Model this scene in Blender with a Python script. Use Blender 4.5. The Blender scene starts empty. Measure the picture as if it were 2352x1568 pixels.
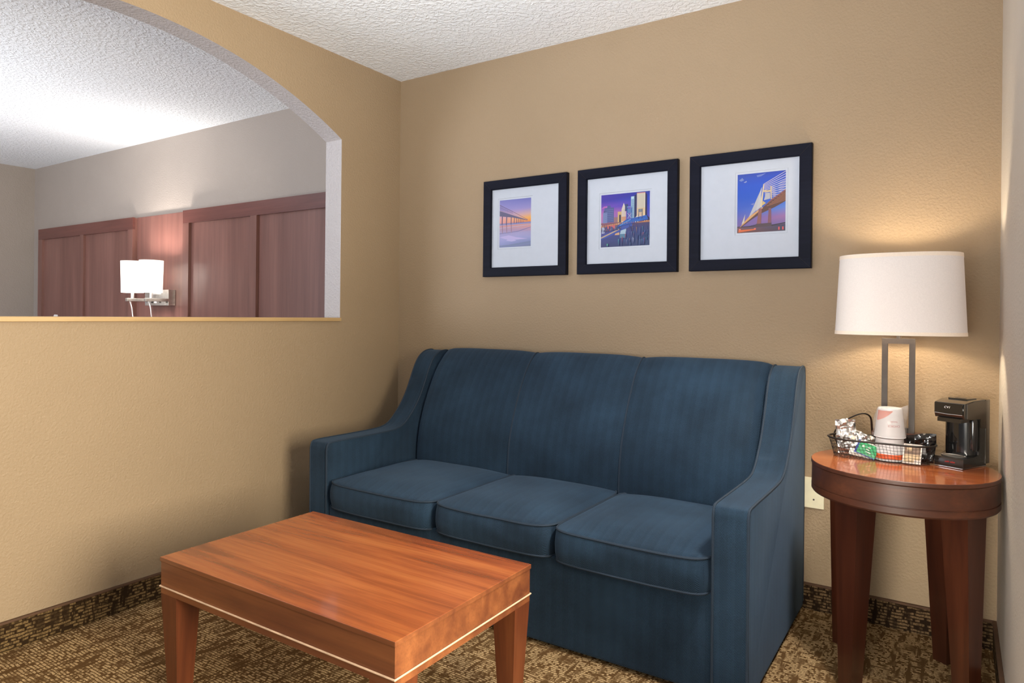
import bpy, bmesh, math, random
from mathutils import Vector, Matrix, noise
S = bpy.context.scene
COL = S.collection
PI = math.pi

# ------------------------------------------------------------------ colour / material helpers
def lin(c):
    return tuple(((v/255)/12.92 if v/255 <= .04045 else ((v/255+.055)/1.055)**2.4) for v in c)
def rgba(c): return (*lin(c), 1.0)

class M:
    """small node-tree builder"""
    def __init__(s, name, base=(128,128,128), rough=.5, metal=0., coat=0., spec=.5):
        s.m = bpy.data.materials.new(name); s.m.use_nodes = True
        s.t = s.m.node_tree; s.n = s.t.nodes
        s.b = s.n['Principled BSDF']; s.out = s.n['Material Output']
        s.b.inputs['Base Color'].default_value = rgba(base)
        s.b.inputs['Roughness'].default_value = rough
        s.b.inputs['Metallic'].default_value = metal
        s.b.inputs['Coat Weight'].default_value = coat
        s.b.inputs['Specular IOR Level'].default_value = spec
        s._co = None
    def link(s, a, b): s.t.links.new(a, b)
    def co(s):
        if s._co is None: s._co = s.n.new('ShaderNodeTexCoord').outputs['Object']
        return s._co
    def xyz(s, v=None):
        k = s.n.new('ShaderNodeSeparateXYZ'); s.link(v or s.co(), k.inputs[0]); return k.outputs
    def comb(s, x, y, z):
        k = s.n.new('ShaderNodeCombineXYZ')
        for i, v in enumerate((x, y, z)): s.put(k.inputs[i], v)
        return k.outputs[0]
    def put(s, sock, v):
        if isinstance(v, bpy.types.NodeSocket): s.link(v, sock)
        else: sock.default_value = v
    def math(s, op, a, b=0., c=0.):
        k = s.n.new('ShaderNodeMath'); k.operation = op
        s.put(k.inputs[0], a); s.put(k.inputs[1], b); s.put(k.inputs[2], c); return k.outputs[0]
    def map(s, scale=(1,1,1), v=None):
        k = s.n.new('ShaderNodeMapping'); k.inputs['Scale'].default_value = scale
        s.link(v or s.co(), k.inputs['Vector']); return k.outputs[0]
    def noise(s, scale, v=None, detail=4., rough=.55, dist=0.):
        k = s.n.new('ShaderNodeTexNoise'); k.inputs['Scale'].default_value = scale
        k.inputs['Detail'].default_value = detail; k.inputs['Roughness'].default_value = rough
        k.inputs['Distortion'].default_value = dist
        s.link(v or s.co(), k.inputs['Vector']); return k.outputs['Fac']
    def ramp(s, f, stops):
        k = s.n.new('ShaderNodeValToRGB'); e = k.color_ramp.elements
        while len(e) < len(stops): e.new(.5)
        for q, (p, c) in zip(e, stops): q.position = p; q.color = rgba(c)
        s.put(k.inputs[0], f); return k.outputs[0]
    def rng(s, f, a, b, c=0., d=1.):
        k = s.n.new('ShaderNodeMapRange'); s.put(k.inputs[0], f)
        for i, v in enumerate((a, b, c, d)): k.inputs[i+1].default_value = v
        return k.outputs[0]
    def mix(s, f, a, b, blend='MIX'):
        k = s.n.new('ShaderNodeMix'); k.data_type = 'RGBA'; k.blend_type = blend
        s.put(k.inputs[0], f); s.put(k.inputs[6], a); s.put(k.inputs[7], b); return k.outputs[2]
    def base(s, c): s.put(s.b.inputs['Base Color'], c); return s
    def bump(s, h, strength=.3, dist=.002):
        k = s.n.new('ShaderNodeBump'); k.inputs['Strength'].default_value = strength
        k.inputs['Distance'].default_value = dist; s.link(h, k.inputs['Height'])
        s.link(k.outputs[0], s.b.inputs['Normal']); return s

def paint(name, c, amp=.35, scale=110, var=.012):
    m = M(name, c, .62, spec=.35)
    n = m.noise(scale, detail=3.); n2 = m.noise(2.2, detail=2.)
    d = tuple(int(v*(1-var)) for v in c); u = tuple(min(255, int(v*(1+var))) for v in c)
    m.base(m.ramp(n2, [(.3, d), (.7, u)]))
    m.bump(m.rng(n, .35, .7), amp, .004); return m.m

def plain(name, c, rough=.5, metal=0., coat=0., var=.08, scale=30, bump=0.):
    m = M(name, c, rough, metal, coat)
    n = m.noise(scale)
    d = tuple(int(v*(1-var)) for v in c); u = tuple(min(255, int(v*(1+var))) for v in c)
    m.base(m.ramp(n, [(.3, d), (.7, u)]))
    if bump: m.bump(n, bump, .001)
    return m.m

def wood(name, dark, mid, light, axis=0, rough=.28, coat=.25, k=1.):
    m = M(name, mid, rough, coat=coat); m.b.inputs['Coat Roughness'].default_value = .07
    sc = [26*k, 26*k, 26*k]; sc[axis] = 1.6*k
    v = m.map(tuple(sc)); n1 = m.noise(1., v, 6., .6, .6)
    sc2 = [9*k, 9*k, 9*k]; sc2[axis] = .9*k
    n2 = m.noise(1., m.map(tuple(sc2)), 3., .5, 1.2)
    sc3 = [160*k, 160*k, 160*k]; sc3[axis] = 5*k
    n3 = m.noise(1., m.map(tuple(sc3)), 2.)
    f = m.math('ADD', m.math('MULTIPLY', n1, .45), m.math('MULTIPLY', n2, .55))
    c = m.ramp(f, [(.34, dark), (.5, mid), (.68, light)])
    c = m.mix(m.rng(n3, .45, .75, 0., .22), c, rgba(tuple(int(x*.55) for x in dark)))
    m.base(c); m.bump(n3, .04, .0006); return m.m

def fabric(name, dk, md, lt):
    m = M(name, md, .85, spec=.25)
    m.b.inputs['Sheen Weight'].default_value = .2; m.b.inputs['Sheen Roughness'].default_value = .5
    m.b.inputs['Sheen Tint'].default_value = rgba((150,180,215))
    x, y, z = m.xyz()
    g = m.n.new('ShaderNodeNewGeometry'); nx, ny, nz = m.xyz(g.outputs['Normal'])
    side = m.math('GREATER_THAN', m.math('ABSOLUTE', nx), .72)
    u = m.math('ADD', m.math('MULTIPLY', x, m.math('SUBTRACT', 1., side)), m.math('MULTIPLY', y, side))
    v = m.math('ADD', z, m.math('MULTIPLY', y, m.math('SUBTRACT', 1., side)))
    tri = m.math('PINGPONG', m.math('MULTIPLY', u, 1.), .011)
    ph = m.math('MULTIPLY', m.math('ADD', v, m.math('MULTIPLY', tri, 1.0)), 2*PI/.0046)
    st = m.math('MULTIPLY_ADD', m.math('SINE', ph), .5, .5)
    col = m.math('GREATER_THAN', m.math('PINGPONG', u, .022), .011)
    fine = m.noise(700., detail=1.); big = m.noise(5., detail=4.)
    f = m.math('ADD', m.math('MULTIPLY', st, .5), m.math('ADD', m.math('MULTIPLY', fine, .35), m.math('MULTIPLY', big, .45)))
    f = m.math('ADD', f, m.math('MULTIPLY', col, .03))
    m.base(m.ramp(f, [(.3, dk), (.68, md), (1.05 if 0 else 1., lt)]))
    m.bump(m.math('ADD', st, fine), .25, .0012); return m.m

def carpet(name, dk, lt, wall=None, thick=1.):
    m = M(name, dk, .95, spec=.1)
    x, y, z = m.xyz()
    if wall == 'y': x, y = x, z
    if wall == 'x': x, y = y, z
    P = m.comb(x, y, 0.)
    w1 = m.noise(30., P, 2.); w2 = m.noise(14., P, 2.)
    # rows of short light strokes along x; every row is broken at its own places
    q = m.math('DIVIDE', m.math('ADD', y, m.math('MULTIPLY', w1, .009)), .0098*thick)
    rid = m.math('FLOOR', q); fr = m.math('FRACT', q)
    stroke = m.rng(m.math('ABSOLUTE', m.math('SUBTRACT', fr, .5)), .40, .27)
    dash = m.rng(m.noise(1., m.comb(m.math('MULTIPLY', x, 72/thick), m.math('MULTIPLY', rid, 5.37), 0.), 1.), .40, .48)
    pair = m.rng(m.noise(1., m.comb(m.math('MULTIPLY', x, 34/thick), m.math('MULTIPLY', m.math('FLOOR', m.math('MULTIPLY', rid, .25)), 3.71), 9.), 1.), .36, .45)
    bx = m.noise(1., m.comb(m.math('MULTIPLY', x, 48/thick), m.math('MULTIPLY', y, 7.), 0.), 2.)
    by = m.noise(1., m.comb(m.math('MULTIPLY', x, 8.), m.math('MULTIPLY', y, 44/thick), 3.), 2.)
    mk = m.math('MULTIPLY', m.rng(bx, .38, .45), m.rng(by, .33, .40))
    f = m.math('MULTIPLY', m.math('MULTIPLY', stroke, mk), m.math('MULTIPLY', dash, m.math('MULTIPLY_ADD', pair, .8, .2)))
    rag = m.noise(1., m.comb(m.math('MULTIPLY', x, 190.), m.math('MULTIPLY', y, 380.), 2.), 2.)
    f = m.math('MULTIPLY', f, m.rng(rag, .36, .56, .25, 1.))
    pile = m.noise(900., detail=1.)
    c = m.mix(f, rgba(dk), rgba(lt))
    c = m.mix(m.rng(pile, .3, .7, 0., .35), c, rgba(tuple(int(q*.6) for q in dk)))
    c = m.mix(m.rng(w2, .35, .7, 0., .18), c, rgba(tuple(int(q*.8) for q in dk)))
    m.base(c); m.bump(m.math('ADD', m.math('MULTIPLY', f, .6), pile), .5, .004); return m.m

# ------------------------------------------------------------------ mesh helpers
def obj(name, bm, mats, parent=None, smooth=False, keep=False):
    if not keep: bmesh.ops.recalc_face_normals(bm, faces=bm.faces[:])
    me = bpy.data.meshes.new(name); bm.to_mesh(me); bm.free()
    for x in (mats if isinstance(mats, (list, tuple)) else [mats]): me.materials.append(x)
    if smooth:
        for p in me.polygons: p.use_smooth = True
        try: me.set_sharp_from_angle(angle=math.radians(smooth if smooth is not True else 40))
        except Exception: pass
    o = bpy.data.objects.new(name, me); COL.objects.link(o)
    if parent: o.parent = parent
    return o
def thing(name, label, cat, loc=(0,0,0), rz=0., group=None):
    o = bpy.data.objects.new(name, None); o.empty_display_size = .05; COL.objects.link(o)
    o.location = loc; o.rotation_euler = (0,0,rz); o['label'] = label; o['category'] = cat
    if group: o['group'] = group
    return o
def tag(o, label, cat, group=None, kind=None):
    if label: o['label'] = label
    if cat: o['category'] = cat
    if group: o['group'] = group
    if kind: o['kind'] = kind
    return o
def struct(name, bm, mats, **k):
    o = obj(name, bm, mats, **k); o['kind'] = 'structure'; return o
def cube(bm, a, b, mat=0):
    x0,y0,z0 = a; x1,y1,z1 = b
    v = [bm.verts.new(p) for p in ((x0,y0,z0),(x1,y0,z0),(x1,y1,z0),(x0,y1,z0),(x0,y0,z1),(x1,y0,z1),(x1,y1,z1),(x0,y1,z1))]
    fs = [bm.faces.new([v[i] for i in q]) for q in ((0,3,2,1),(4,5,6,7),(0,1,5,4),(1,2,6,5),(2,3,7,6),(3,0,4,7))]
    for f in fs: f.material_index = mat
    return v, fs
def box(a, b, bev=0., seg=2):
    bm = bmesh.new(); cube(bm, a, b)
    if bev: bmesh.ops.bevel(bm, geom=bm.edges[:], offset=bev, segments=seg, profile=.6, affect='EDGES')
    return bm
def bevel(bm, off, seg=2, ang=30):
    es = [e for e in bm.edges if len(e.link_faces) == 2 and e.calc_face_angle(0) > math.radians(ang)]
    bmesh.ops.bevel(bm, geom=es, offset=off, segments=seg, profile=.6, affect='EDGES'); return bm
def prism(pts, axis, a, b, bm=None, mat=0):
    """polygon pts (2-D) extruded along axis from a to b"""
    bm = bm or bmesh.new()
    def P(p, t): return {0:(t,p[0],p[1]), 1:(p[0],t,p[1]), 2:(p[0],p[1],t)}[axis]
    A = [bm.verts.new(P(p,a)) for p in pts]; B = [bm.verts.new(P(p,b)) for p in pts]
    n = len(pts); fs = [bm.faces.new(A), bm.faces.new(B[::-1])]
    for i in range(n): fs.append(bm.faces.new((A[i], B[i], B[(i+1)%n], A[(i+1)%n])))
    for f in fs: f.material_index = mat
    return bm
def tube(path, r, seg=8, closed=False, bm=None, flat=1.):
    bm = bm or bmesh.new(); P = [Vector(p) for p in path]; n = len(P); rings = []
    up = None
    for i in range(n):
        a = P[(i-1)%n] if (closed or i) else P[i]; b = P[(i+1)%n] if (closed or i < n-1) else P[i]
        t = (b-a).normalized()
        if up is None:
            up = Vector((0,0,1)) if abs(t.z) < .9 else Vector((1,0,0))
        side = t.cross(up).normalized(); up = side.cross(t).normalized()
        rings.append([bm.verts.new(P[i] + r*(math.cos(2*PI*k/seg)*side + flat*math.sin(2*PI*k/seg)*up)) for k in range(seg)])
    for i in range(n if closed else n-1):
        A = rings[i]; B = rings[(i+1)%n]
        for k in range(seg): bm.faces.new((A[k], A[(k+1)%seg], B[(k+1)%seg], B[k]))
    if not closed: bm.faces.new(rings[0][::-1]); bm.faces.new(rings[-1])
    return bm
def lathe(prof, seg=64, sx=1., sy=1., bm=None, cap=(True, True), p=2.):
    bm = bm or bmesh.new(); rings = []
    for r, z in prof:
        ring = []
        for k in range(seg):
            a = 2*PI*k/seg; c, s = math.cos(a), math.sin(a)
            if p != 2.:
                q = (abs(c)**p + abs(s)**p)**(-1/p); c *= q; s *= q
            ring.append(bm.verts.new((r*sx*c, r*sy*s, z)))
        rings.append(ring)
    for A, B in zip(rings, rings[1:]):
        for k in range(seg): bm.faces.new((A[k], A[(k+1)%seg], B[(k+1)%seg], B[k]))
    if cap[0]: bm.faces.new(rings[0][::-1])
    if cap[1]: bm.faces.new(rings[-1])
    return bm
def catmull(pts, n=6):
    out = []; P = [pts[0]] + list(pts) + [pts[-1]]
    for i in range(1, len(P)-2):
        for k in range(n):
            t = k/n; a,b,c,d = P[i-1],P[i],P[i+1],P[i+2]
            out.append(tuple(.5*((2*b[j])+(-a[j]+c[j])*t+(2*a[j]-5*b[j]+4*c[j]-d[j])*t*t+(-a[j]+3*b[j]-3*c[j]+d[j])*t**3) for j in range(len(b))))
    out.append(tuple(pts[-1])); return out
def taper_leg(x, y, z0, z1, w0, w1, rot=0.):
    bm = bmesh.new(); rings = []
    for z, w in ((z0,w0),(z1,w1)):
        rings.append([bm.verts.new((x+math.cos(rot+PI/4+k*PI/2)*w*.7071, y+math.sin(rot+PI/4+k*PI/2)*w*.7071, z)) for k in range(4)])
    A, B = rings
    bm.faces.new(A[::-1]); bm.faces.new(B)
    for k in range(4): bm.faces.new((A[k],A[(k+1)%4],B[(k+1)%4],B[k]))
    return bevel(bm, .003, 2)
def text(name, s, size, mat, parent, loc, rot, depth=.0003, shear=0., align='CENTER', sx=1.):
    cu = bpy.data.curves.new(name, 'FONT'); cu.body = s; cu.size = size; cu.extrude = depth
    cu.align_x = align; cu.align_y = 'CENTER'; cu.shear = shear
    t = bpy.data.objects.new('tmp', cu); COL.objects.link(t)
    bpy.context.view_layer.update()
    me = bpy.data.meshes.new_from_object(t.evaluated_get(bpy.context.evaluated_depsgraph_get()))
    bpy.data.objects.remove(t); me.materials.clear(); me.materials.append(mat)
    o = bpy.data.objects.new(name, me); COL.objects.link(o); o.parent = parent
    o.location = loc; o.rotation_euler = rot; o.scale = (sx,1,1); return o

# ------------------------------------------------------------------ room constants (metres)
H = 2.44; XR = 2.7556; XB = -4.53; YN = -4.3; TW = .115
AY, AZ, SILL = -.436, 2.018, 1.110          # arch opening: near jamb, spring height, ledge height
AC = -1.48; AR = 2.11; AZC = 2.295-AR       # arch circle
AY2 = 2*AC-AY

# ------------------------------------------------------------------ materials
m_wall = paint('tan_wall_paint', (152,131,105), .3)
m_bed = paint('light_whitened_bedroom_paint', (158,147,138), .25)  # beige wall, its whitening by the bedroom light put into the colour
m_jamb = paint('daylight_tinted_jamb_paint', (180,175,177), .6, 90)  # bluish bedroom daylight on jamb and soffit is mixed into this colour
m_right = paint('light_paled_right_wall_paint', (198,190,180), .3)  # paler than the tan walls: grazing window light is put into the colour
mm = M('textured_ceiling', (238,237,235), .8, spec=.2)
_n = mm.noise(48., detail=3., dist=.6); mm.bump(mm.rng(_n, .42, .62), .55, .006)
mm.base(mm.ramp(mm.noise(1.5), [(.3,(230,234,239)),(.7,(236,239,243))])); m_ceil = mm.m
m_carpet = carpet('woven_pattern_carpet', (102,74,43), (232,198,148))
m_bbx = carpet('dark_carpet_skirting_side', (50,35,20), (146,118,78), 'x', 1.15)
m_bby = carpet('dark_carpet_skirting_back', (42,29,19), (138,112,80), 'y', 1.15)
m_bind = plain('brown_binding', (82,56,36), .8)
m_sill = wood('tan_painted_ledge', (170,138,92), (180,148,102), (190,158,112), 1, .5, 0.)
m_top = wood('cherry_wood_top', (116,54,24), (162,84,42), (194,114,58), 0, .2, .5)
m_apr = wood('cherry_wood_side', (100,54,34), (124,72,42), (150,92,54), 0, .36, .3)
m_leg = wood('cherry_wood_leg', (84,42,24), (104,54,30), (122,68,38), 2, .35, .15)
m_edge = plain('worn_pale_bead', (212,180,150), .35)
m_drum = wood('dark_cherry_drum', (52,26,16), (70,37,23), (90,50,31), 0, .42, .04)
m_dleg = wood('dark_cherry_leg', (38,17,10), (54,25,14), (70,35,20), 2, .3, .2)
m_hb = wood('mahogany_panel', (100,64,57), (114,76,68), (130,90,81), 2, .34, .15, .4)
m_hbr = wood('mahogany_rail', (84,46,42), (100,58,52), (116,70,62), 0, .3, .2, .6)
m_fab = fabric('navy_herringbone_fabric', (10,19,28), (23,40,56), (51,78,102))
m_pip = plain('navy_piping', (30,46,62), .8, bump=.3, scale=400)
m_frame = wood('espresso_frame', (11,13,25), (15,17,31), (22,24,38), 0, .5, 0., 1.5); m_frame.node_tree.nodes['Principled BSDF'].inputs['Specular IOR Level'].default_value = .1
m_mat = plain('white_mat_board', (178,184,196), .55, var=.01)
m_bronze = plain('brushed_bronze', (62,54,49), .5, .2)
m_lbase = wood('lamp_base_wood', (50,22,13), (68,31,18), (80,40,24), 0, .3, .2)
m_wire = plain('black_wire', (34,30,28), .4, .3)
m_plate = plain('ivory_plastic', (222,214,184), .4, var=.02)
m_hole = plain('dark_hole', (40,30,22), .8)
m_steel = plain('brushed_nickel', (196,192,188), .3, .85)
m_steel2 = plain('satin_bronze_side', (128,112,96), .4, .6)
m_white = plain('white_plastic', (235,232,232), .4, var=.02)
m_blk = plain('gloss_black_plastic', (20,20,21), .13, coat=.4)
m_blk2 = plain('satin_black_plastic', (30,28,25), .16, coat=.3)
m_shellr = plain('black_plastic_brown_reflection', (62,53,42), .22, .25)  # gloss black shell with its brownish reflections painted in as base colour
m_silver = plain('silver_line', (215,215,215), .2, .9)
m_tray = plain('steel_tray', (168,162,155), .3, .8)
m_red = plain('red_print', (190,40,34), .5)
m_cup = plain('white_foam', (206,204,205), .6, var=.02)
m_orange = plain('orange_print', (206,88,44), .55)
m_rust = plain('rust_print', (196,96,66), .6)
m_pink = plain('faded_red_print', (170,78,64), .6)
m_foil = plain('silver_foil', (192,188,184), .27, .85, scale=60)
m_foild = plain('dark_print', (70,62,58), .35, .5)
m_green = plain('green_packet', (44,150,92), .4)
m_navy = plain('navy_packet', (40,60,130), .4)
m_paper = plain('white_packet_paper', (220,214,206), .5)
m_black = plain('black_packet_film', (24,22,22), .16, coat=.5)
m_brown = plain('brown_packet_print', (122,98,80), .5)
m_cream = plain('cream_packet_print', (205,178,138), .5)
m_linen = plain('white_linen', (236,234,236), .8)
m_grey = plain('grey_print', (120,120,122), .4)

def shade_mat(name, c, em, emc, tr=.5):
    m = M(name, c, .9, spec=.1); n = m.noise(260., detail=2.)
    m.base(m.ramp(n, [(.3, tuple(int(v*.97) for v in c)), (.7, c)]))
    t = m.n.new('ShaderNodeBsdfTranslucent'); t.inputs[0].default_value = rgba(c)
    mx = m.n.new('ShaderNodeMixShader'); mx.inputs[0].default_value = tr
    m.link(m.b.outputs[0], mx.inputs[1]); m.link(t.outputs[0], mx.inputs[2]); m.link(mx.outputs[0], m.out.inputs[0])
    m.b.inputs['Emission Color'].default_value = rgba(emc); m.b.inputs['Emission Strength'].default_value = em
    return m.m
m_shade = shade_mat('cream_lampshade_fabric', (218,212,208), .15, (255,238,230), .06)
m_strim = shade_mat('lampshade_trim', (226,214,200), .16, (255,230,205), .06)
m_sshade = shade_mat('white_glass_shade', (240,239,237), .55, (255,246,236), .3)
def film(name, c, op):
    m = M(name, c, .25); t = m.n.new('ShaderNodeBsdfTransparent')
    mx = m.n.new('ShaderNodeMixShader'); n = m.noise(28., detail=1.)
    m.put(mx.inputs[0], m.rng(n, .3, .7, op*.8, op*1.2))
    m.link(t.outputs[0], mx.inputs[1]); m.link(m.b.outputs[0], mx.inputs[2]); m.link(mx.outputs[0], m.out.inputs[0])
    m.bump(n, .3, .003); return m.m
m_wrap = film('clear_plastic_film', (204,200,198), .28)
mm = M('printed_picture', (128,128,128), .4, coat=.15)
_a = mm.n.new('ShaderNodeVertexColor'); _a.layer_name = 'Col'; mm.base(_a.outputs[0]); m_print = mm.m

# ------------------------------------------------------------------ the room shell
bm = bmesh.new(); cube(bm, (XB-.1, YN, -.08), (XR+.1, .1, 0)); struct('floor', bm, m_carpet)
bm = bmesh.new(); cube(bm, (XB-.1, YN, H), (XR+.1, .1, H+.08)); struct('ceiling', bm, m_ceil)
bm = bmesh.new(); cube(bm, (-TW*.5, 0, 0), (XR+.1, .1, H)); struct('wall_back', bm, m_wall)
bm = bmesh.new(); cube(bm, (XB-.1, 0, 0), (-TW*.5, .1, H)); struct('wall_bedroom_back', bm, m_bed)
bm = bmesh.new(); cube(bm, (XB-.1, YN, 0), (XB, 0, H)); struct('wall_bedroom_left', bm, m_bed)
bm = bmesh.new(); cube(bm, (XR, -1.5, 0), (XR+.1, 0, H)); struct('wall_right', bm, m_right)
# partition with the arched opening
def partition():
    bm = bmesh.new(); y0, y1 = 0., -3.4; zs = SILL-.017
    arc = [(AY, AZ)]
    a0 = math.acos((AY-AC)/AR)
    for k in range(1, 48):
        a = a0 + (PI-2*a0)*k/48; arc.append((AC+AR*math.cos(a), AZC+AR*math.sin(a)))
    arc.append((AY2, AZ))
    def quad(pts, mi):
        f = bm.faces.new([bm.verts.new(p) for p in pts]); f.material_index = mi
    for x, mi in ((0., 0), (-TW, 2)):
        quad([(x,y0,0),(x,y1,0),(x,y1,zs),(x,y0,zs)], mi)
        quad([(x,y0,zs),(x,AY,zs),(x,AY,H),(x,y0,H)], mi)
        quad([(x,AY2,zs),(x,y1,zs),(x,y1,H),(x,AY2,H)], mi)
        for (a,b),(c,d) in zip(arc, arc[1:]): quad([(x,a,b),(x,c,d),(x,c,H),(x,a,H)], mi)
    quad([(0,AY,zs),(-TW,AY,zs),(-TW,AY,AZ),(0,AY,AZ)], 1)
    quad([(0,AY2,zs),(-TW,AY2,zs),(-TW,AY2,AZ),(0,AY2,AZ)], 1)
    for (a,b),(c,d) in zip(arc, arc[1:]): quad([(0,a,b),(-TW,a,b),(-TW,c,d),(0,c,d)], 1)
    quad([(0,AY,zs),(-TW,AY,zs),(-TW,AY2,zs),(0,AY2,zs)], 0)
    quad([(0,y1,0),(-TW,y1,0),(-TW,y1,H),(0,y1,H)], 0)
    bmesh.ops.remove_doubles(bm, verts=bm.verts[:], dist=1e-4)
    bm.normal_update()
    for f in bm.faces:
        c = f.calc_center_median()
        d = Vector((1,0,0)) if abs(c.x) < 1e-4 else (Vector((-1,0,0)) if abs(c.x+TW) < 1e-4 else Vector((0,AC-c.y,1.5-c.z)))
        if c.y < y1+.01: d = Vector((0,-1,0))
        if f.normal.dot(d) < 0: f.normal_flip()
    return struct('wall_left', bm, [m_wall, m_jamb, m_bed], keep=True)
partition()
struct('trim_1', box((-TW-.012, AY2+.001, SILL-.017), (.012, AY-.001, SILL), .002), m_sill)
# carpet skirting with a bound top edge
def skirting(name, a, b, mat, cap):
    o = struct(name, box(a, b, .002), mat)
    c = obj('binding', box(*cap, .002), m_bind, o); c['label'] = 'brown bound top edge'
skirting('baseboard_left', (.0,-3.4,0), (.011,-.0,.094), m_bbx, ((0,-3.4,.094),(.013,0,.102)))
skirting('baseboard_back', (.0,-.011,0), (XR,0,.094), m_bby, ((0,-.013,.094),(XR,0,.102)))
skirting('baseboard_right', (XR-.011,-1.5,0), (XR,-.011,.094), m_bbx, ((XR-.013,-1.5,.094),(XR,-.011,.102)))

# ------------------------------------------------------------------ sofa
def sofa():
    X0, X1 = .28, 2.14; AW = .107
    r = thing('sofa', 'navy blue herringbone three-seat sofa with sloping arms against the wall', 'sofa', (0,0,0))
    prof = [(-.853,.012),(-.857,.30),(-.858,.545),(-.852,.566),(-.835,.576),(-.75,.577),(-.60,.576),(-.48,.577),(-.42,.582),(-.375,.597),
            (-.335,.628),(-.29,.675),(-.25,.732),(-.215,.80),(-.185,.862),(-.155,.906),(-.12,.932),(-.085,.943),(-.045,.945),(-.02,.935),(-.014,.90),(-.014,.012)]
    sm = [prof[0], prof[1]] + catmull(prof[2:20], 4) + prof[20:]
    seamsrc = [p for p in sm if p[1] > .3]
    for x0, x1, s in ((X0, X0+AW, 1), (X1-AW, X1, -1)):
        bm = prism(sm, 0, x0, x1)
        caps = [f for f in bm.faces if len(f.verts) > 8]
        es = {e for f in caps for e in f.edges}
        bmesh.ops.bevel(bm, geom=list(es), offset=.011, segments=3, profile=.6, affect='EDGES')
        arm = obj('arm', bm, m_fab, r, smooth=50)
        b2 = bmesh.new()
        seam = [(-.8555, .03)] + [(p[0], p[1]) for p in sm[1:-2]] + [(-.013,.9),(-.013,.03)]
        for xx in (x0+.003, x1-.003): tube([(xx, a, b) for a, b in seam], .0042, 6, bm=b2)
        obj('piping', b2, m_pip, arm, smooth=True)
    # plinth / front rail
    bm = bmesh.new(); nx, nz = 40, 8
    xa, xb = X0+AW, X1-AW
    bm = box((xa, -.848, .012), (xb, -.02, .315), .012, 3)
    obj('front_rail', bm, m_fab, r, smooth=40)
    # backrest: profile swept along x with a crown in each of the three bays
    bp = catmull([(-.018,.30),(-.018,.60),(-.018,.90),(-.026,.938),(-.052,.951),(-.085,.938),(-.125,.903),(-.165,.853),(-.215,.767),(-.262,.662),(-.292,.555),(-.303,.45),(-.303,.33)], 4)
    seams = [xa, .945, 1.487, xb]; bm = bmesh.new(); rows = []; xs = []
    for a, b in zip(seams, seams[1:]): xs += [a+(b-a)*k/22 for k in range(22)]
    xs.append(xb)
    cen = Vector((-.10, .55))
    for x in xs:
        k = [i for i in range(3) if seams[i] <= x+1e-6][-1]
        t = (x-seams[k])/(seams[k+1]-seams[k]); crown = .017*(1-abs(2*t-1)**4)
        end = .05*max(0, 1-(x-xa)/.045)**2 if k == 0 else (.05*max(0, 1-(xb-x)/.045)**2 if k == 2 else 0)
        row = []
        for i, (y, z) in enumerate(bp):
            f = min(1, max(0, (i-9)/6))
            d = (Vector((y, z))-cen); d.normalize()
            row.append(bm.verts.new((x, y+d.x*crown*f-abs(d.x)*0 + end*.5*f, z+d.y*crown*.6*f - end*.25*f)))
        rows.append(row)
    for A, B in zip(rows, rows[1:]):
        for i in range(len(bp)-1): bm.faces.new((A[i], B[i], B[i+1], A[i+1]))
    bm.faces.new(rows[0]); bm.faces.new(rows[-1][::-1])
    for i in (0,): bm.faces.new([rows[k][0] for k in range(len(rows))][::-1] + [rows[k][-1] for k in range(len(rows))])
    back = obj('backrest', bm, m_fab, r, smooth=60)
    for x in seams[1:3]:
        obj('piping', tube([(x, y-.001, z+.001) for y, z in bp[12:]], .0042, 6), m_pip, back, smooth=True)
    # three seat cushions
    for i, (a, b, dz, dy) in enumerate(((xa+.006, .972, -.002, 0.), (.976, 1.493, .002, -.006), (1.497, xb-.004, .0, -.012))):
        hx, hy, hz = (b-a)/2, .295, .051; cx, cy, cz = (a+b)/2, -.575+dy, .364+dz
        def mp(u, v, w):
            p = 10.; mxn = max(abs(u), abs(v)); q = (abs(u)**p+abs(v)**p)**(1/p)
            s = mxn/q if q else 1
            u2, v2 = u*s, v*s
            bulge = (1-w*w)
            X = hx*u2*(1+.012*bulge); Y = hy*v2*(1+.03*bulge)
            Z = hz*w
            cr = (1-u2**4)*(1-v2**4)
            Z += (.036*cr if w > 0 else -.004*cr)*abs(w)
            # front edge sags slightly in the middle; little wrinkles by the corners
            Z += -.004*(1-u2*u2)*(1 if v2 < -.8 else 0)*abs(w)
            n = noise.noise(Vector((X*9+i*7, Y*9, Z*22)))*.0035 + noise.noise(Vector((X*40+i*3, Y*20, Z*60)))*.0012*(abs(u2)**3)
            return Vector((cx+X, cy+Y-n*abs(v2)**4, cz+Z+n*cr))
        bm = bmesh.new(); bmesh.ops.create_cube(bm, size=2.)
        bmesh.ops.subdivide_edges(bm, edges=bm.edges[:], cuts=23, use_grid_fill=True)
        for v in bm.verts: v.co = mp(*v.co)
        c = obj('seat_cushion', bm, m_fab, r, smooth=55)
        loop = []
        N = 24
        for (ua, va, ub, vb) in ((-1,-1,1,-1),(1,-1,1,1),(1,1,-1,1),(-1,1,-1,-1)):
            for k in range(N): t = k/N; loop.append((ua+(ub-ua)*t, va+(vb-va)*t))
        b2 = bmesh.new()
        for w in (1, -1):
            tube([mp(u, v, w) for u, v in loop], .0042, 6, True, b2)
        obj('piping', b2, m_pip, c, smooth=True)
sofa()

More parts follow.
